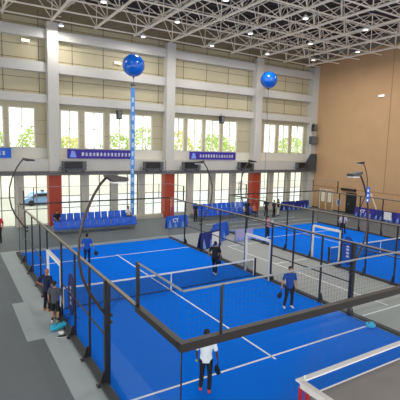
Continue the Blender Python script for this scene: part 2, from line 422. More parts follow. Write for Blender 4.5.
t = thing('round_sign', 'oval pale grey-blue sign on the tan wall beside the black door', 'sign', (X1, 24.2, 1.05))
q = MB(); q.prism([(.3*math.cos(a*PI/12), .42*math.sin(a*PI/12)) for a in range(24)], 0, -.03, 0); q.build('plate', mat('pale_plate', '#c3c8da', .5), t)
q = MB(); q.prism([(.18*math.cos(a*PI/12), .27*math.sin(a*PI/12)) for a in range(24)], 0, -.04, -.03); q.build('emblem', mat('grey_blue_print', '#6b7bb0', .5), t)

t = thing('leaning_pole', 'slim pale pole slanting in front of the tan wall above the boards', 'pole', (32.95, 19.3, 0))
MB().tube([(.15, .7, 2.3), (0, -.6, 0)], .07, 8).build('pole', mat('pale_pole', '#e8dcc4', .5), t)
MB().tube([(.15, .72, 2.3), (.15, .72, 2.42)], .12, 8).build('cap', m_white, t)
# ---------------------------------------------------------------- sponsor boards
def board(name, label, W, H, loc, rz, m=None, txt=None, group='printed sponsor boards round the courts', patch=False, tilt=0.18):
    # stands on the floor; faces local -y, leaning back
    t = thing(name, label, 'advertising board', loc, rz, group)
    m = m or m_navy; y1 = H*tilt
    q = MB(); q.prism([(0, .03), (.03, .03), (y1+.03, H), (y1, H)], 0, -W/2, W/2); q.build('panel', m, t)
    q = MB(); q.prism([(y1+.04, H), (y1+.06, H), (2*y1+.1, 0), (2*y1+.07, 0)], 0, -W/2, W/2); q.build('back_panel', m, t)
    sl = Matrix.Rotation(-math.atan(tilt), 4, 'X')
    def at(x, z, d=.012): return Matrix.Translation((x, z*tilt-d, z)) @ sl @ Matrix.Rotation(PI/2, 4, 'X')
    q = MB(); k = 0; rnd = random.Random(int(abs(loc[0]*31+loc[1]*7)))
    x = -W/2+.1
    while x < W/2-.3:     # pale mountain shapes along the bottom
        h = H*rnd.uniform(.35, .7); a, b = .06, .06+h
        n0 = len(q.v)
        for (px, pz) in ((x, .06), (x+.32, .06), (x+.2, .06+h), (x+.08, .06+h*.6)):
            q.v.append((px, pz*tilt-.01, pz))
        q.face((n0, n0+1, n0+2, n0+3)); q.v += [(a_, b_+.006, c_) for a_, b_, c_ in q.v[n0:n0+4]]; q.face((n0+7, n0+6, n0+5, n0+4)); x += rnd.uniform(.45, .8)
    q.build('mountain_print', mat('sky_print', '#7fa8f4', .6), t)
    if txt: text(txt, t, 'lettering', m_wprint, H*.42, at(-W*.08 if not patch else -W*.3, H*.62), bold=.015)
    if patch:
        q = MB(); n0 = 0
        q.prism([(0, H*.2), (.8, H*.2), (.8, H*.95), (0, H*.95)], 1, H*.25*tilt-.03, H*.25*tilt-.02)
        q.build('patch', m_wprint, t)
    return t
board('sponsor_board', 'blue board with white CT lettering in front of the second red column', 1.95, 1.0, (12.5, 23.2, 0), 0.0, m_bprint, 'CT')
board('sponsor_board', 'nearest dark purple board of the cluster behind the near court, white square on it', 2.0, 1.1, (11.25, 16.1, 0), .3, m_navy, None, patch=True)
board('sponsor_board', 'blue board in the middle of the cluster beside the near court', 1.7, 1.05, (12.7, 17.3, 0), .42, m_bprint, 'CT')
board('sponsor_board', 'purple-topped board at the back of the cluster beside the near court', 2.0, 1.05, (13.9, 18.7, 0), .42, m_bprint, None)
board('sponsor_board', 'pale lilac board standing on the floor between the two courts', 1.7, .85, (14.6, 16.9, 0), .1, m_lilac, None, tilt=.05)
for k in range(4):
    yy = 20.2-k*2.3
    board('sponsor_board', ['purple board with white CT lettering nearest the black door', 'purple board with a white square in the row along the tan wall', 'blue board third in the row along the tan wall', 'blue board fourth in the row along the tan wall, past the frame'][k],
          2.25, 1.0, (32.3, yy, 0), -PI/2, m_purple if k % 2 == 0 else m_navy, 'CT' if k == 0 else None, patch=(k == 1), group='boards in the row along the tan wall')
for k in range(2):
    board('sponsor_board', ['dark blue board below the corner windows, left of a pair', 'dark blue board below the corner windows, next to the tan wall'][k], 2.0, 1.0, (28.6+2.15*k, 27.0, 0), 0, m_navy, None, group='boards under the corner windows')

# ---------------------------------------------------------------- court enclosures
def grid(q, axis, const, a0, a1, z0, z1, step=.1, t=.0022):
    n = int((a1-a0)/step)
    for i in range(n+1):
        a = a0+(a1-a0)*i/n
        if axis == 'x': q.box(const-t/2, const+t/2, a-t/2, a+t/2, z0, z1)
        else: q.box(a-t/2, a+t/2, const-t/2, const+t/2, z0, z1)
    n = int((z1-z0)/step)
    for i in range(n+1):
        z = z0+(z1-z0)*i/n
        if axis == 'x': q.box(const-t/2, const+t/2, a0, a1, z-t/2, z+t/2)
        else: q.box(a0, a1, const-t/2, const+t/2, z-t/2, z+t/2)
def wiremesh(parent, axis, const, a0, a1, z0, z1, t=.0022, step=.1):
    q = MB(); grid(q, axis, const, a0, a1, z0, z1, step, t); return q.build('mesh_panel', m_wire, parent)
PY = [20, 17.75, 15.6, 13.5, 11.6, 9.3, 7.4, 5.7, 4.1]
def enclosure(label, ox, fr=((9.4, 11.8), (9.0, 10.95))):
    t = thing('padel_court_enclosure', label, 'court enclosure', (0, 0, 0), 0, 'glass and mesh padel court enclosures')
    for side, x in ((-1, -.06), (1, 10.06)):
        fa, fb = fr[0] if side < 0 else fr[1]; PS = [{11.6: fb+.1, 9.3: fa-.1}.get(v, v) for v in PY]
        # kerb, rail
        q = MB(); q.box(x-.2 if side < 0 else x, x if side < 0 else x+.2, -.1, 20.1, 0, .1); q.build('kerb', mat('dark_kerb_and_shade', '#3c3d3f', .7), t)  # dark kerb, its colour and width also taking in the shadow along the side
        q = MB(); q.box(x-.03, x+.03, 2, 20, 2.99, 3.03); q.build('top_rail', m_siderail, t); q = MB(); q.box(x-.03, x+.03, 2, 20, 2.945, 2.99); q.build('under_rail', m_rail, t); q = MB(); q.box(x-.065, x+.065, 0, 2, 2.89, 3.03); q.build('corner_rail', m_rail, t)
        pass
        for y in PS:
            wd = .075 if y == 4.1 else .032
            if y == 20: continue
            MB().box(x-wd, x+wd, y-wd, y+wd, 0, 3.0).build('post', m_blk, t)
            q = MB(); o_ = x+side*.05
            q.prism([(o_, 0), (o_+side*.2, 0), (o_+side*.05, .42), (o_, .42)], 1, y-.03, y+.03); q.box(min(o_, o_+side*.24), max(o_, o_+side*.24), y-.09, y+.09, 0, .03)
            q.build('post_bracket', m_blk, t)
        for i in range(1, len(PY)-1):
            if PY[i] == 11.6:
                wiremesh(t, 'x', x, fa, fb, 2.14, 2.95)
                continue
            wiremesh(t, 'x', x, PS[i+1]+.06, PS[i]-.06, .12, 2.95)
            q = MB(); q.box(x-.018, x+.018, PS[i+1], PS[i], 1.35, 1.39)
            q.build('mid_rail', m_blk, t)
        # white entrance frame
        q = MB()
        for y in (fa, fb): q.box(x-.045, x+.045, y-.045, y+.045, 0, 2.05)
        q.box(x-.06, x+.06, fa, fb, 1.99, 2.11); q.build('door_frame', m_white, t)
        # side glass towards both corners
        for a, b in ((.0, 2.02), (2.04, 4.0), (17.85, 20.0)):
            MB().box(x-.006, x+.006, a, b, .12, 2.92).build('glass_panel', m_glass, t)
        for ya, yb in ((0, 2), (18, 20)):   # raised mesh wings near the end walls
            q = MB(); q.tube([(x, ya, 4), (x, yb, 4)], .022, 6)
            q.build('upper_rail', m_grey, t)
            yy = 2 if ya == 0 else 18
            MB().box(x-.035, x+.035, yy-.035, yy+.035, 3.0, 4.03).build('upper_post', m_blk, t)
            wiremesh(t, 'x', x, ya+.05, yb-.05, 3.03, 3.98)
    for y in (-.06, 20.06):
        s = -1 if y < 0 else 1
        q = MB(); q.box(0-.1, 10.1, min(y, y+s*.1), max(y, y+s*.1), 0, .12); q.build('kerb', m_path if s > 0 else m_ledge, t)
        h = .085 if s < 0 else .04
        for xx in (-.06, 10.06): MB().box(xx-.012, xx+.012, y-.012, y+.012, .1, 2.9).build('corner_joint', m_blk, t)
        q = MB(); q.box(-.11, 10.11, y-h*.8, y+h*.8, 3.03-2*h, 3.03); q.build('top_rail', m_rail, t)
        for k in range(5): MB().box(2*k+.01, 2*k+1.99, y-.006, y+.006, .12, 3.03-2*h).build('glass_panel', m_glass, t)
        q = MB(); q.tube([(-.06, y, 4), (10.06, y, 4)], .022 if s < 0 else .015, 6); q.build('upper_rail', m_grey, t)
        for k in (.4, 4.6): MB().box(2*k-.022, 2*k+.022, y-.022, y+.022, 3.0, 4.0).build('upper_post', m_blk, t)
        wiremesh(t, 'y', y, 0, 10, 3.03, 3.98)
    return t
en = enclosure('near court enclosure, its thick dark corner beam crossing the front of the picture', 0)
en2 = enclosure('enclosure round the second court behind, next to the tan wall', CX2, ((9.15, 11.2), (9.0, 10.95))); en2.location = (CX2, 0, 0)

def net(label, ox):
    t = thing('padel_net', label, 'net', (ox+5, 10, 0), 0, 'court nets')
    q = MB(); step = .05; th = .008
    def top(x): return .90-.05*(1-(x/4.9)**2)
    for i in range(int(9.7/step)+1):
        x = -4.85+i*step; q.box(x-th/2, x+th/2, -.003, .003, .06, top(x))
    for k in range(17):
        z = .06+k*step; 
        q.box(-4.85, 4.85, -.003, .003, z-th/2, z+th/2)
    q.box(-4.85, 4.85, -.006, .006, .03, .07)
    q.build('net_mesh', m_netwire, t)
    q = MB(); 
    for i in range(20):
        a = -4.87+9.74*i/20; b = a+9.74/20
        n0 = len(q.v)
        for x in (a, b):
            for dy in (-.02, .02):
                q.v += [(x, dy, top(x)-.03), (x, dy, top(x)+.035)]
        q.face((n0, n0+1, n0+5, n0+4)); q.face((n0+2, n0+6, n0+7, n0+3)); q.face((n0+1, n0+3, n0+7, n0+5)); q.face((n0, n0+4, n0+6, n0+2))
    q.build('net_tape', m_white, t)
    for s in (-1, 1):
        MB().box(4.93*s-.04, 4.93*s+.04, -.05, .05, .02, .96).build('net_post', m_blk, t)
        MB().box(4.85*s-.02, 4.85*s+.02, -.012, .012, .05, .9).build('side_tape', m_white, t)
    q = MB(); q.box(-.025, .025, -.008, .008, .02, top(0)); q.build('centre_strap', m_white, t)
    return t
n1 = net('net across the near court', 0)
n2 = copy_tree(n1); n2.location = (CX2+5, 10, 0); n2['label'] = 'net across the far court by the tan wall'

# curved lamp posts
def lamp(label, x, y, side, first=[None]):
    # attached to the side posts, bulging outwards (local -x) and bending over the court
    if first[0] is None:
        t = thing('court_lamp', label, 'court lamp', (x, y, 0), 0, 'curved lamp posts on the court sides')
        P = [(0.0, 1.75), (-.03, 1.95), (-.27, 2.33), (-.53, 2.75), (-.69, 3.15), (-.78, 3.65), (-.77, 4.2), (-.63, 4.75), (-.38, 5.3), (-.2, 5.58), (0, 5.8)]
        q = MB(); q.tube([(a, 0, b) for a, b in P], [.04]*5+[.036]*6, 8); q.build('pole', mat('bronze_pole', '#4a403c', .35, metal=.5), t, True)
        for dz in (1.8, 2.0): MB().box(-.06, .1, -.06, .06, dz-.04, dz+.04).build('clamp', m_blk, t)
        q = MB(); q.prism([(-.08, 5.84), (.52, 5.75), (.52, 5.65), (.1, 5.64), (-.08, 5.76)], 1, -.15, .15); bevel(q.build('lamp_head', mat('dark_head', '#3a3634', .4), t), .02)
        q = MB(); q.box(.08, .48, -.12, .12, 5.6, 5.64); q.build('lens', mat('pale_lens2', '#e6e6e2', .3), t)
        first[0] = t; return t
    c = dup(first[0], (x, y, 0), 0 if side < 0 else PI, label); return c
lamp('curved lamp post at the near end of the left side of the near court', -.02, 4.1, -1)
lamp('curved lamp post at the far left corner of the near court', -.02, 17.75, -1)
lamp('curved lamp post at the far end of the right side of the near court', 10.02, 15.6, 1)
lamp('curved lamp post at the near right of the near court, blue flag on it', 10.02, 4.1, 1)
lamp('curved lamp post at the far left corner of the second court', CX2-.02, 17.75, -1)
lamp('curved lamp post at the far right side of the second court, against the tan wall', CX2+10.02, 15.6, 1)
lamp('pale curved lamp post at the near right side of the second court', CX2+10.02, 4.1, 1)
lamp('curved lamp post at the near left side of the second court', CX2-.02, 4.1, -1)
t = thing('lamp_flag', 'small upright blue flag with white print on the near right lamp post', 'flag', (10.56, 4.03, 4.6))
q = MB(); q.box(-.07, .12, -.012, 0, 0, .62); q.build('cloth', m_bprint, t)
q = MB(); [q.box(-.04, .04, -.02, -.012, .05+.19*k, .14+.19*k) for k in range(3)]; q.build('lettering', m_wprint, t)

# oval pop-up banners beside the entrances
def oval(label, x, y, m):
    t = thing('oval_banner', label, 'pop-up banner', (x, y, 0), 0, 'oval pop-up banners at the court entrances')
    n = 28; pts = [(.42*math.cos(2*PI*k/n), .95+.8*math.sin(2*PI*k/n)) for k in range(n)]
    q = MB(); q.prism(pts, 0, -.02, .02); q.build('cloth', m, t)
    q = MB(); q.tube([(0, a, b) for a, b in pts]+[(0,)+pts[0]], .025, 6); q.build('hoop', m_blk, t, True)
    for s in (-1, 1):
        q = MB(); [q.box(s*.022-.004, s*.022+.004, -.09, .09, .55+.2*k, .67+.2*k) for k in range(4)]; q.build('lettering', m_wprint, t)
    q = MB(); q.tube([(-.25, -.3, .02), (0, 0, .2), (.25, .3, .02)], .015, 6); q.tube([(.25, -.3, .02), (0, 0, .2), (-.25, .3, .02)], .015, 6); q.build('foot', m_blk, t)
    return t
oval('navy oval pop-up banner behind the left entrance of the near court', .22, 9.05, m_navy)
oval('blue oval pop-up banner behind the left entrance of the second court', CX2+.35, 8.9, m_bprint)

# ---------------------------------------------------------------- balloons
m_ball = mat('balloon_rubber', '#0660cc', .2, spec=.6)
def balloon(label, x, y, z, r, low):
    t = thing('balloon', label, 'balloon', (x, y, z), 0, 'round blue helium balloons')
    q = MB(); q.ball((0, 0, 0), (r, r, r*.98), 32, 20); q.build('envelope', m_ball, t, True)
    q = MB(); q.tube([(0, 0, -r*.94), (0, 0, -r*1.02), (0, 0, -r*1.12)], [.08, .04, .1], 10); q.build('neck', mat('navy_rubber', '#0c2c66', .4), t, True)
    q = MB(); q.tube([(0, 0, -r*1.1), (0.02, 0, low)], .02, 5); q.build('tether', mat('string', '#3d5f8c', .6), t)
    return t
balloon('larger blue balloon at the left above the long blue hanging banner', 9.5, 25.6, 13.05, .89, -1.55)
balloon('smaller blue balloon beside the third column, on a thin string', 24.0, 26, 13.5, .83, -13.4)
t = thing('hanging_banner', 'long narrow blue banner with pale print hanging under the larger balloon', 'banner', (9.45, 25.6, 0))
q = MB()
for k in range(20): 
    a = .9+10.4*k/20; q.box(-.17, .17, -.012, .012, a, a+.521)
q.build('cloth', mat('banner_blue', '#4f95e2', .6, noise=.3, nscale=1.5), t)
q = MB(); [q.box(-.09, .09, -.02, -.012, 1.5+.72*k, 1.9+.72*k) for k in range(13)]; q.build('lettering', mat('pale_blue_letter', '#b9d8f6', .6), t)
q = MB(); q.tube([(-.21, 0, 11.5), (.21, 0, 11.5)], .04, 6); q.build('top_bar', mat('navy_rubber', ''), t)
q = MB(); q.tube([(0, 0, .9), (0, 0, 0)], .012, 5); q.box(-.15, .15, -.15, .15, 0, .12); q.build('weight', m_blk, t)

# ---------------------------------------------------------------- stadium seats
def seat_bench(n, label, x, y, z, rz, group, proto={}):
    key = n
    if key not in proto:
        t = thing('seat_bench', label, 'bench', (x, y, z), rz, group)
        q = MB(); q.box(-n*.27, n*.27, -.05, .05, .3, .38); q.build('beam', m_grey, t)
        for sx in (-n*.27+.3, n*.27-.3):
            q = MB(); q.box(sx-.03, sx+.03, -.04, .04, 0, .3); q.box(sx-.04, sx+.04, -.28, .28, 0, .04); q.build('leg', m_grey, t)
        for k in range(n):
            sx = -n*.27+.27+k*.54
            q = MB(); w_ = .245
            q.prism([(-.28, .40), (-.26, .37), (.18, .38), (.22, .42), (.20, .45), (-.2, .43)], 0, sx-w_, sx+w_)
            q.prism([(.14, .42), (.2, .40), (.30, .92), (.25, .94)], 0, sx-w_, sx+w_)
            bevel(q.build('seat', m_seat, t), .02)
        proto[key] = t; return t
    c = dup(proto[key], (x, y, z), rz, label); c['group'] = group; return c
# seats face -y (towards the courts)
p = MB(); p.box(3.1, 9.6, 25.3, 26.3, 0, .38)
tag(p.build('seat_riser', m_grey), 'low grey riser under the rear seat row at the left', 'platform')
p = MB(); p.box(16.0, 22.8, 26.1, 27.2, 0, .38)
tag(p.build('seat_riser', m_grey), 'low grey riser under the rear seat row at the middle', 'platform')
LG = 'blue seat benches at the left below the windows'; RG = 'blue seat benches between the second and third red columns'
pos = ['leftmost', 'middle', 'rightmost']
for k in range(3):
    seat_bench(4, pos[k]+' front row blue seat bench of the left group', 4.0+k*2.2, 24.6, 0, 0, LG)
    seat_bench(4, pos[k]+' rear row blue seat bench of the left group', 4.15+k*2.2, 25.75, .38, 0, LG)
for k in range(3):
    nm = pos[k]
    seat_bench(4, nm+' front row blue seat bench of the middle group', 17.1+k*2.25, 25.6, 0, 0, RG)
    seat_bench(4, nm+' rear row blue seat bench of the middle group', 17.1+k*2.25, 26.6, .38, 0, RG)
# ---------------------------------------------------------------- people
def _v(p): return Vector(p)
def ico(bm, c, r, sub=2):
    r = r if isinstance(r, (tuple, list)) else (r, r, r)
    bmesh.ops.create_icosphere(bm, subdivisions=sub, radius=1, matrix=Matrix.Translation(c) @ Matrix.Diagonal(r+(1,) if isinstance(r, tuple) else tuple(r)+(1,)))
def chain(bm, pts, rad):
    for i, p in enumerate(pts): ico(bm, _v(p), rad[i])
    for i in range(len(pts)-1):
        a, b = _v(pts[i]), _v(pts[i+1]); d = b-a
        if d.length < 1e-4: continue
        q = Vector((0, 0, 1)).rotation_difference(d).to_matrix().to_4x4()
        bmesh.ops.create_cone(bm, cap_ends=True, segments=14, radius1=rad[i], radius2=rad[i+1], depth=d.length, matrix=Matrix.Translation((a+b)/2) @ q)
def loft(bm, rings, n=20):
    vs = []
    for (c, rx, ry) in rings:
        vs.append([bm.verts.new((c[0]+rx*math.cos(2*PI*k/n), c[1]+ry*math.sin(2*PI*k/n), c[2])) for k in range(n)])
    for a, b in zip(vs, vs[1:]):
        for k in range(n):
            j = (k+1) % n; bm.faces.new((a[k], a[j], b[j], b[k]))
    bm.faces.new(vs[0][::-1]); bm.faces.new(vs[-1])
def remesh(bm, name, m, parent, vox, sm=4):
    me = bpy.data.meshes.new(name+'_raw'); bmesh.ops.recalc_face_normals(bm, faces=bm.faces); bm.to_mesh(me); bm.free()
    o = bpy.data.objects.new(name+'_raw', me); C.objects.link(o)
    r = o.modifiers.new('r', 'REMESH'); r.mode = 'VOXEL'; r.voxel_size = vox
    s = o.modifiers.new('s', 'SMOOTH'); s.iterations = sm; s.factor = .5
    bpy.context.view_layer.update(); dg = bpy.context.evaluated_depsgraph_get()
    e = bpy.data.meshes.new_from_object(o.evaluated_get(dg)); bpy.data.objects.remove(o)
    e.name = name; e.materials.clear(); e.materials.append(m); e.polygons.foreach_set('use_smooth', [True]*len(e.polygons))
    ob = bpy.data.objects.new(name, e); C.objects.link(ob); ob.parent = parent; return ob
def hand(bm, elbow, wrist, side, curl, fr=.0095):
    d = (_v(wrist)-_v(elbow)).normalized(); up = Vector((0, 1, 0)) if abs(d.y) < .8 else Vector((0, 0, 1))
    # palm faces the thigh; fingers spread along the forward axis, curl inwards
    fw = (up-d*up.dot(d)).normalized(); inn = d.cross(fw).normalized()
    if inn.x*side > 0: inn = -inn
    w_ = _v(wrist); pc = w_+d*.045
    for s_ in (-.028, -.010, .010, .028): chain(bm, [w_+fw*s_*.5, w_+d*.085+fw*s_], [.016, .012])
    for k, (s_, L) in enumerate(((.030, .068), (.011, .078), (-.009, .072), (-.028, .056))):
        p = w_+d*.085+fw*s_; a = curl*.6; pts = [p]; dd = d
        for seg in (.42, .33, .25):
            dd = (dd*math.cos(a)+inn*math.sin(a)).normalized(); p = p+dd*L*seg*1.05; pts.append(p); a = curl
        chain(bm, pts, [fr, fr*.95, fr*.9, fr*.75])
    t0 = w_+d*.02+fw*.028; chain(bm, [t0, t0+d*.03+fw*.025+inn*.008, t0+d*.058+fw*.03+inn*.02], [.013, .011, .009])
def person(label, loc, rz, H=1.75, shirt='#ffffff', trousers='#15181f', shoe='#ffffff', hair='#141210', skin='#a9785a',
           la=None, ra=None, ll=None, rl=None, shorts=False, bald=False, lean=0.0, vox=.008, group=None, head_turn=0, seated=False, female=False, name='person', sock=None, dz=0):
    t = thing(name, label, 'person', (loc[0], loc[1], dz), rz, group)
    K = H/1.75
    hipz = .93 if not seated else .50
    P = Vector((0, 0, hipz))
    def up(z, x=0, y=0):   # torso point, leaning forwards
        h = z-.93; return (x, y+h*math.sin(lean), hipz+h*math.cos(lean))
    sh = .185 if not female else .165
    Ls, Rs = Vector(up(1.42, -sh)), Vector(up(1.42, sh))
    la = la or ((-.27, -.02, 1.15), (-.29, .06, .90)); ra = ra or ((.27, -.02, 1.15), (.29, .06, .90))
    ll = ll or ((-.11, .03, .50), (-.12, -.02, .085)); rl = rl or ((.11, .03, .50), (.12, -.02, .085))
    sc = Matrix.Diagonal((K, K, K, 1))
    def fin(bm, nm, m, vx=vox, s_=4):
        bmesh.ops.transform(bm, matrix=sc, verts=bm.verts); return remesh(bm, nm, m, t, vx, s_)
    hc = Vector(up(1.635, 0, .015)); hm = Matrix.Translation(hc) @ Matrix.Rotation(head_turn, 4, 'Z')
    # body: one continuous surface
    bm = bmesh.new()
    loft(bm, [(up(.86), .12, .09), (up(.95), .155, .105), (up(1.08), .13, .09), (up(1.22), .15, .1), (up(1.36), .165, .1), (up(1.44), .12, .07), (up(1.48), .06, .055)])
    chain(bm, [up(1.42, 0, -.01), up(1.55, 0, .0)], [.062, .054])
    ico(bm, hc, (.076, .095, .112), 3)
    h = bmesh.new()
    chain(bm, [hm @ Vector((0, .06, -.055)), hm @ Vector((0, .075, -.085))], [.045, .03])
    chain(bm, [hm @ Vector((0, .09, .012)), hm @ Vector((0, .108, -.018))], [.009, .014])
    for s_ in (-1, 1): ico(bm, hm @ Vector((s_*.078, -.002, -.005)), (.012, .02, .032))
    chain(bm, [hm @ Vector((-.022, .088, -.052)), hm @ Vector((.022, .088, -.052))], [.009, .009])
    h.free()
    for S_, (e, w_) in ((Ls, la), (Rs, ra)):
        chain(bm, [S_, S_.lerp(_v(e), .5), e, _v(e).lerp(_v(w_), .45), w_], [.055, .047, .038, .036, .025])
        hand(bm, e, w_, -1 if S_ is Ls else 1, .45, max(.0095, vox*1.15))
    for sx, (k, a) in ((-1, ll), (1, rl)):
        hp = Vector((sx*.095, 0, hipz-.04)); k, a = _v(k), _v(a)
        chain(bm, [hp, hp.lerp(k, .5), k, k.lerp(a, .4)+Vector((0, -.01, 0)), a], [.088, .072, .052, .05, .034])
        chain(bm, [a+Vector((0, -.03, -.035)), a+Vector((0, .10, -.05))], [.034, .028])
    body = fin(bm, 'body', mat('skin_'+skin, skin, .5))
    # shirt
    bm = bmesh.new()
    loft(bm, [(up(.84 if not seated else .9), .165, .12), (up(.95), .172, .122), (up(1.08), .155, .112), (up(1.22), .172, .12), (up(1.36), .19, .118), (up(1.43), .165, .09), (up(1.475), .085, .07)])
    for S_, (e, w_) in ((Ls, la), (Rs, ra)):
        chain(bm, [S_+Vector((0, 0, -.01)), S_.lerp(_v(e), .35), S_.lerp(_v(e), .78)], [.072, .066, .062])
    fin(bm, 'shirt', mat('cloth_'+shirt, shirt, .85, noise=.06, nscale=8, bump=.1), vox*1.2)
    # trousers
    bm = bmesh.new()
    loft(bm, [((0, 0, hipz-.12), .15, .105), ((0, 0, hipz-.02), .168, .115), ((0, 0, hipz+.07), .155, .105)])
    for sx, (k, a) in ((-1, ll), (1, rl)):
        hp = Vector((sx*.092, 0, hipz-.05)); k, a = _v(k), _v(a)
        if shorts: chain(bm, [hp, hp.lerp(k, .5), hp.lerp(k, .92)], [.102, .092, .088])
        else: chain(bm, [hp, hp.lerp(k, .5), k, a.lerp(k, .08)], [.1, .086, .068, .058])
    fin(bm, 'shorts' if shorts else 'trousers', mat('cloth_'+trousers, trousers, .85), vox*1.2)
    for sx, (k, a) in ((-1, ll), (1, rl)):
        a = _v(a); bm = bmesh.new(); toe = Vector((sx*.02, .15, -.045))
        chain(bm, [a+Vector((0, -.045, -.042)), a+Vector((0, .04, -.035)), a+toe], [.042, .046, .036])
        chain(bm, [a+Vector((0, -.01, -.02)), a+Vector((0, -.005, .01))], [.044, .042])
        so = fin(bm, 'shoe', mat('shoe_'+shoe, shoe, .6))
        if sock:
            bm = bmesh.new(); chain(bm, [a, a.lerp(k, .3)], [.044, .048]); fin(bm, 'sock', mat('sock_'+sock, sock, .8))
    # hair
    if not bald:
        bm = bmesh.new(); ico(bm, hm @ Vector((0, -.016, .026)), (.084, .1, .1), 3)
        chain(bm, [hm @ Vector((0, -.06, -.04)), hm @ Vector((0, -.05, -.07))], [.05, .04])
        fin(bm, 'hair', mat('hair_'+hair, hair, .7))
        if female:
            pass
    q = MB()
    for s_ in (-1, 1):
        c = (sc @ hm) @ Vector((s_*.03, .088, .008)); q = MB(); q.ball(tuple(c), .009*K, 8, 6); q.build('eye', mat('dark_eye', '#201814', .2), t)
    def wp(p): return Matrix.Translation((loc[0], loc[1], dz)) @ Matrix.Rotation(rz, 4, 'Z') @ (sc @ _v(p))
    return t, wp
def racket(label, grip, direction, nrm=(0, 0, 1), col='#17181c', group='padel rackets'):
    # grip: world point held; direction: unit vector towards the head
    d = Vector(direction).normalized(); n_ = Vector(nrm); n_ = (n_-d*n_.dot(d)).normalized(); s_ = d.cross(n_)
    M = Matrix((s_, d, n_)).transposed().to_4x4(); M.translation = Vector(grip)
    t = bpy.data.objects.new('padel_racket', None); C.objects.link(t); t.matrix_world = M; tag(t, label, 'racket', group)
    k = 24; pts = [(.125*math.cos(2*PI*i/k)*(1 if math.sin(2*PI*i/k) > 0 else .9), .25+.14*math.sin(2*PI*i/k)) for i in range(k)]
    q = MB(); q.prism(pts, 2, -.018, .018); bevel(q.build('racket_face', mat('racket_'+col, col, .35), t), .006)
    q = MB(); q.tube([(0, -.06, 0), (0, .06, 0), (0, .13, 0)], [.016, .016, .02], 8); q.build('grip', mat('grip_black', '#0f0f10', .8), t)
    q = MB()
    for i in range(-2, 3):
        for j in range(-2, 3): q.box(i*.035-.006, i*.035+.006, .25+j*.035-.006, .25+j*.035+.006, -.0195, .0195)
    q.build('hole_pattern', mat('hole_dark', '#33363c', .6), t)
    return t
G = lambda a: math.radians(a)
# white shirt in the foreground, seen from behind
_, wp = person('person in a white t-shirt, navy trousers and red shoes, seen from behind in front', (2.15, 2.5), -.55, 1.75, '#eef0ee', '#12151f', '#e0402e', skin='#5d3c2c', hair='#17120f',
    la=((-.26, -.02, 1.16), (-.25, .07, .92)), ra=((.27, -.05, 1.15), (.31, .02, .90)), ll=((-.10, .05, .50), (-.13, .02, .085)), rl=((.11, .0, .50), (.10, -.10, .085)), vox=.007, dz=.022)
racket('black padel racket in the right hand of the white-shirted person in front', wp((.32, .06, .80)), (.06, .1, -1), (.9, .1, 0))
tt = MB(); tt.ball(tuple(wp((-.25, .11, .80))), .034); tag(tt.build('padel_ball', mat('ball_yellow', '#d8ea3c', .8), smooth=True), 'yellow ball in the left hand of the white-shirted person', 'ball')
# blue shirt, far end, from behind
_, wp = person('person in a bright blue t-shirt at the far end of the near court', (2.85, 16.0), -.4, 1.72, '#1558b8', '#101a3a', '#1a1d28', skin='#a9785a', ra=((.28, -.02, 1.16), (.36, .06, .93)), dz=.022)
racket('dark racket hanging from the right hand of the blue-shirted person at the far left', wp((.40, .10, .82)), (.35, -.1, -1), (0, 1, .2))
# black clothes beyond the net
_, wp = person('person all in black walking beyond the net, seen from behind', (8.15, 11.1), -.7, 1.78, '#14161f', '#0f1118', '#e8e8ea', skin='#a9785a', la=((-.30, -.04, 1.17), (-.36, .04, .94)),
    ll=((-.08, .10, .52), (-.05, .02, .1)), rl=((.09, .02, .50), (.06, -.10, .085)), dz=.022)
racket('dark racket held low by the person in black', wp((.30, .14, .80)), (0, .5, -1), (1, 0, 0))
# blue shirt on the near side of the net, facing the camera side
_, wp = person('person in a blue t-shirt and black trousers standing by the right side mesh', (8.4, 5.85), G(155), 1.78, '#17499a', '#14161c', '#f0f0f0', skin='#b08468', ll=((-.12, .04, .50), (-.13, -.02, .085)), rl=((.13, .05, .50), (.2, .0, .085)),
    la=((-.26, .0, 1.15), (-.24, .12, .93)), ra=((.29, .0, 1.16), (.35, .06, .92)), dz=.022)
racket('dark racket held low by the blue-shirted person by the right side mesh', wp((.37, .10, .81)), (-.35, 0, -1), (0, 1, 0))
# two outside at the left entrance
_, wp = person('bald person in a navy t-shirt and black trousers, hands on hips, outside the left entrance', (-.42, 10.25), -.95, 1.72, '#14203f', '#101218', '#b56a4a', bald=True, skin='#b4714f', la=((-.40, -.10, 1.16), (-.19, .03, 1.0)), ra=((.38, -.10, 1.16), (.19, .03, 1.0)))
_, wp = person('shorter person in a grey t-shirt and black shorts outside the left entrance', (-.40, 8.94), -.7, 1.60, '#4c4f55', '#0f1013', '#d8d8d4', shorts=True, skin='#b08468', sock='#2a2a2c')
# far court
_, wp = person('person in a pink shirt and black trousers, far left of the second court', (16.75, 16.9), G(200), 1.68, '#e79ab8', '#15161c', '#f0f0f0', skin='#c19078', vox=.01, ll=((-.12, .04, .50), (-.18, -.02, .085)), rl=((.12, .05, .50), (.2, .0, .085)), ra=((.25, .12, 1.18), (.12, .3, 1.1)), dz=.022)
racket('pale racket raised by the person in pink', wp((.10, .38, 1.12)), (0, -.2, 1), (1, 0, 0), '#d8d8de')
_, wp = person('person in a white vest leaning forward on the right of the second court', (23.3, 15.4), G(140), 1.70, '#e6d8dc', '#14151a', '#303036', skin='#b08468', vox=.01, lean=.3, ll=((-.16, .12, .50), (-.24, -.02, .085)), rl=((.16, .12, .50), (.26, .0, .085)), ra=((.3, .15, 1.1), (.34, .38, 1.0)), la=((-.3, .15, 1.1), (-.3, .38, 1.0)), dz=.022)
racket('dark racket held forward by the person in the white vest', wp((.34, .46, .98)), (0, -1, .2), (0, 0, 1))
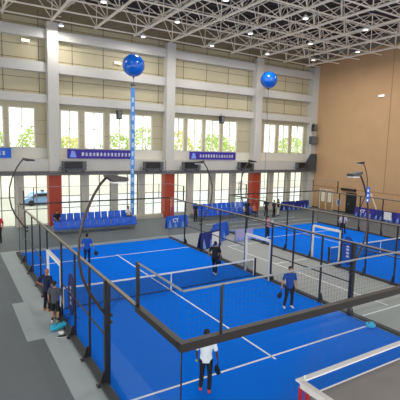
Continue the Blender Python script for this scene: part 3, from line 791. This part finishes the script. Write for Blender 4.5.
# spectators
SG = 'spectators standing beside the blue seats'
for (x, y, rz, H, a, b, lab) in ((23.45, 24.9, 2.9, 1.78, '#1a1b20', '#14151a', 'standing spectator in black, left of the trio beside the third red column'),
    (23.85, 24.2, 3.3, 1.72, '#2a3242', '#15171d', 'standing spectator in dark blue-grey, middle of the trio beside the third red column'),
    (24.75, 24.6, 3.5, 1.74, '#26272c', '#d4d0cc', 'standing spectator in pale trousers, right of the trio by the third red column'),
    (20.9, 24.7, 3.0, 1.76, '#1b1d24', '#15161a', 'standing spectator in black in front of the middle blue seats'),
    (15.4, 25.2, 3.3, 1.72, '#1d1f26', '#16171c', 'standing spectator in black left of the middle seats, behind the board cluster')):
    person(lab, (x, y), rz, H, a, b, '#202024', skin='#b08468', vox=.012, group=SG)
SIT = dict(seated=True, vox=.011, ll=((-.12, .40, .50), (-.12, .44, .085)), rl=((.12, .40, .50), (.12, .44, .085)), la=((-.24, .05, .76), (-.14, .28, .62)), ra=((.24, .05, .76), (.14, .28, .62)), skin='#b08468')
person('seated spectator in black on the leftmost blue seats', (3.35, 25.6), PI, 1.72, '#17181d', '#14151a', '#202024', dz=.38, **SIT)
person('seated spectator in a white top at the right end of the left seats', (9.1, 25.6), PI, 1.75, '#e8e4e4', '#15161c', '#202024', dz=.38, **SIT)
person('seated spectator in orange on the middle blue seats by the third column', (22.3, 25.45), PI, 1.72, '#d8734c', '#20232c', '#202024', **SIT)
person('seated spectator in white on the middle blue seats', (21.2, 25.45), PI, 1.72, '#dfe2ea', '#20232c', '#202024', **SIT)
person('person in a red top and black trousers at the left edge of the picture', (-.86, 23.6), 2.6, 1.95, '#c8283a', '#17171b', '#202024', skin='#b08468', vox=.012)
# ---------------------------------------------------------------- small things and the railed platform in front
def holdall(label, x, y, rz, col, L=.5, z=0):
    t = thing('sports_bag', label, 'bag', (x, y, z), rz)
    q = MB(); q.tube([(-L/2, 0, .12), (-L/2+.04, 0, .13), (0, 0, .15), (L/2-.04, 0, .13), (L/2, 0, .12)], [.08, .115, .125, .115, .08], 14); o = q.build('body', mat('bag_'+col, col, .6), t, True)
    q = MB(); q.tube([(-.12, -.08, .2), (-.08, -.07, .33), (.08, -.07, .33), (.12, -.08, .2)], .012, 6); q.build('handle', m_blk, t, True)
    q = MB(); q.box(-L/2+.06, L/2-.06, -.01, .01, .265, .275); q.build('zip', m_blk, t)
    return t
holdall('turquoise sports bag on the pale path by the left entrance', -.45, 8.25, .3, '#28a8c8', .55)
holdall('small light blue bag on the turf by the right glass at the near service line', 9.7, 2.85, -.5, '#3cc4e8', .3, .022)
for (x, y, rz, c, lab) in ((-.42, 7.85, .4, '#e6e6e6', 'white trainer lying beside the turquoise bag'), (-.45, 7.6, 1.4, '#26272b', 'dark trainer lying beside the turquoise bag')):
    t = thing('trainer', lab, 'shoe', (x, y, 0), rz)
    bm = bmesh.new(); chain(bm, [(0, -.09, .045), (0, .03, .045), (0, .13, .035)], [.04, .042, .032]); chain(bm, [(0, -.07, .05), (0, -.06, .09)], [.038, .036]); remesh(bm, 'upper', mat('shoe_'+c, c, .6), t, .008)
    q = MB(); q.prism([(-.04, -.13), (.04, -.13), (.045, .1), (.02, .17), (-.02, .17), (-.045, .1)], 2, 0, .02); q.build('sole', m_white, t)
t = thing('railed_platform', 'white railed grey platform on red posts in the bottom right corner', 'platform', (0, 0, 0))
ZR = 2.2; xa, ya = 2.02, -1.02
q = MB(); q.box(xa-.06, 9.5, ya-.06, ya+.06, ZR-.035, ZR); q.build('top_rail', m_white, t)
q = MB(); q.box(xa-.06, xa+.06, -4.2, ya-.06, ZR-.12, ZR); q.build('side_rail', mat('pale_rail', '#d9d4cf', .6), t)
q = MB(); q.box(xa+.08, 9.5, -4.2, -1.16, 1.80, 1.90); q.build('deck', mat('grey_deck', '#8c8784', .7, noise=.12, nscale=1.5), t)
q = MB(); q.box(xa+.08, 9.5, -1.16, -1.135, 1.80, 1.915); q.build('edge_trim', m_white, t)
m_rp = mat('red_post', '#b0202c', .4)
for (x, y) in ((xa, ya-.03), (xa, -1.22), (9.4, ya), (xa, -4.1), (9.4, -4.1)): MB().box(x-.03, x+.03, y-.03, y+.03, 0, ZR-.04 if x > 5 else ZR-.12).build('post', m_rp, t)
q = MB(); q.tube([(xa+.1, ya-.02, ZR), (xa+.1, ya-.02, ZR+.07)], .012, 6); q.build('peg', m_white, t)
# outside: parked car and trees
t = thing('car', 'pale blue parked car outside the glass entrance at the left', 'car', (5.3, 42, -.1), .1)
q = MB(); q.prism([(-2.1, .3), (-2.1, .75), (-1.5, .9), (-.9, 1.4), (.7, 1.42), (1.3, .95), (2.1, .8), (2.15, .3)], 1, -.85, .85); bevel(q.build('body', mat('car_blue', '#7fa6dc', .25, spec=.8), t), .06)
q = MB(); q.prism([(-1.3, .93), (-.82, 1.32), (.62, 1.34), (1.1, .95)], 1, -.87, .87); q.build('window', mat('car_glass', '#1c2830', .1), t)
for sx in (-1.35, 1.35):
    for sy in (-.8, .8): MB().tube([(sx, sy-.1, .32), (sx, sy+.1, .32)], .32, 16).build('wheel', m_blk, t)
m_leaf = mat('leaf_green', '#bccf78', .8, noise=.2, nscale=1.2); m_leaf2 = mat('leaf_yellow', '#dcdc88', .8, noise=.2, nscale=1.2)
m_bark = mat('bark', '#6a5844', .9)
def tree(x, y, H, m, label, seed):
    t = thing('tree', label, 'tree', (x, y, -.1), 0, 'trees outside the window wall')
    MB().tube([(0, 0, 0), (.1, 0, H*.4), (0, .1, H*.75)], [.22, .15, .06], 8).build('trunk', m_bark, t)
    rnd = random.Random(seed); q = MB()
    for _ in range(1300):
        a, b = rnd.uniform(0, 2*PI), rnd.uniform(-1, 1); r = rnd.uniform(.55, 1)**.5
        c = Vector((math.cos(a)*math.sqrt(1-b*b)*r*H*.30, math.sin(a)*math.sqrt(1-b*b)*r*H*.30, H*.66+b*r*H*.34))
        u = Vector((rnd.uniform(-1, 1), rnd.uniform(-1, 1), rnd.uniform(-1, 1))).normalized()*rnd.uniform(.1, .22); v_ = u.cross(Vector((rnd.uniform(-1, 1), 1, rnd.uniform(-1, 1)))).normalized()*rnd.uniform(.08, .18)
        n0 = len(q.v); q.v += [tuple(c-u), tuple(c-v_), tuple(c+u), tuple(c+v_)]; q.face((n0, n0+1, n0+2, n0+3))
    q.build('foliage', m, t)
rnd = random.Random(3)
for k in range(15):
    x = -4+k*4.9; H = rnd.uniform(8.0, 9.6)
    tree(x, 46+rnd.uniform(-2, 6), H, m_leaf if k % 3 else m_leaf2, ['yellowish', 'pale green', 'pale green'][k % 3]+' leafy tree outside, its crown seen through the upper windows', k)
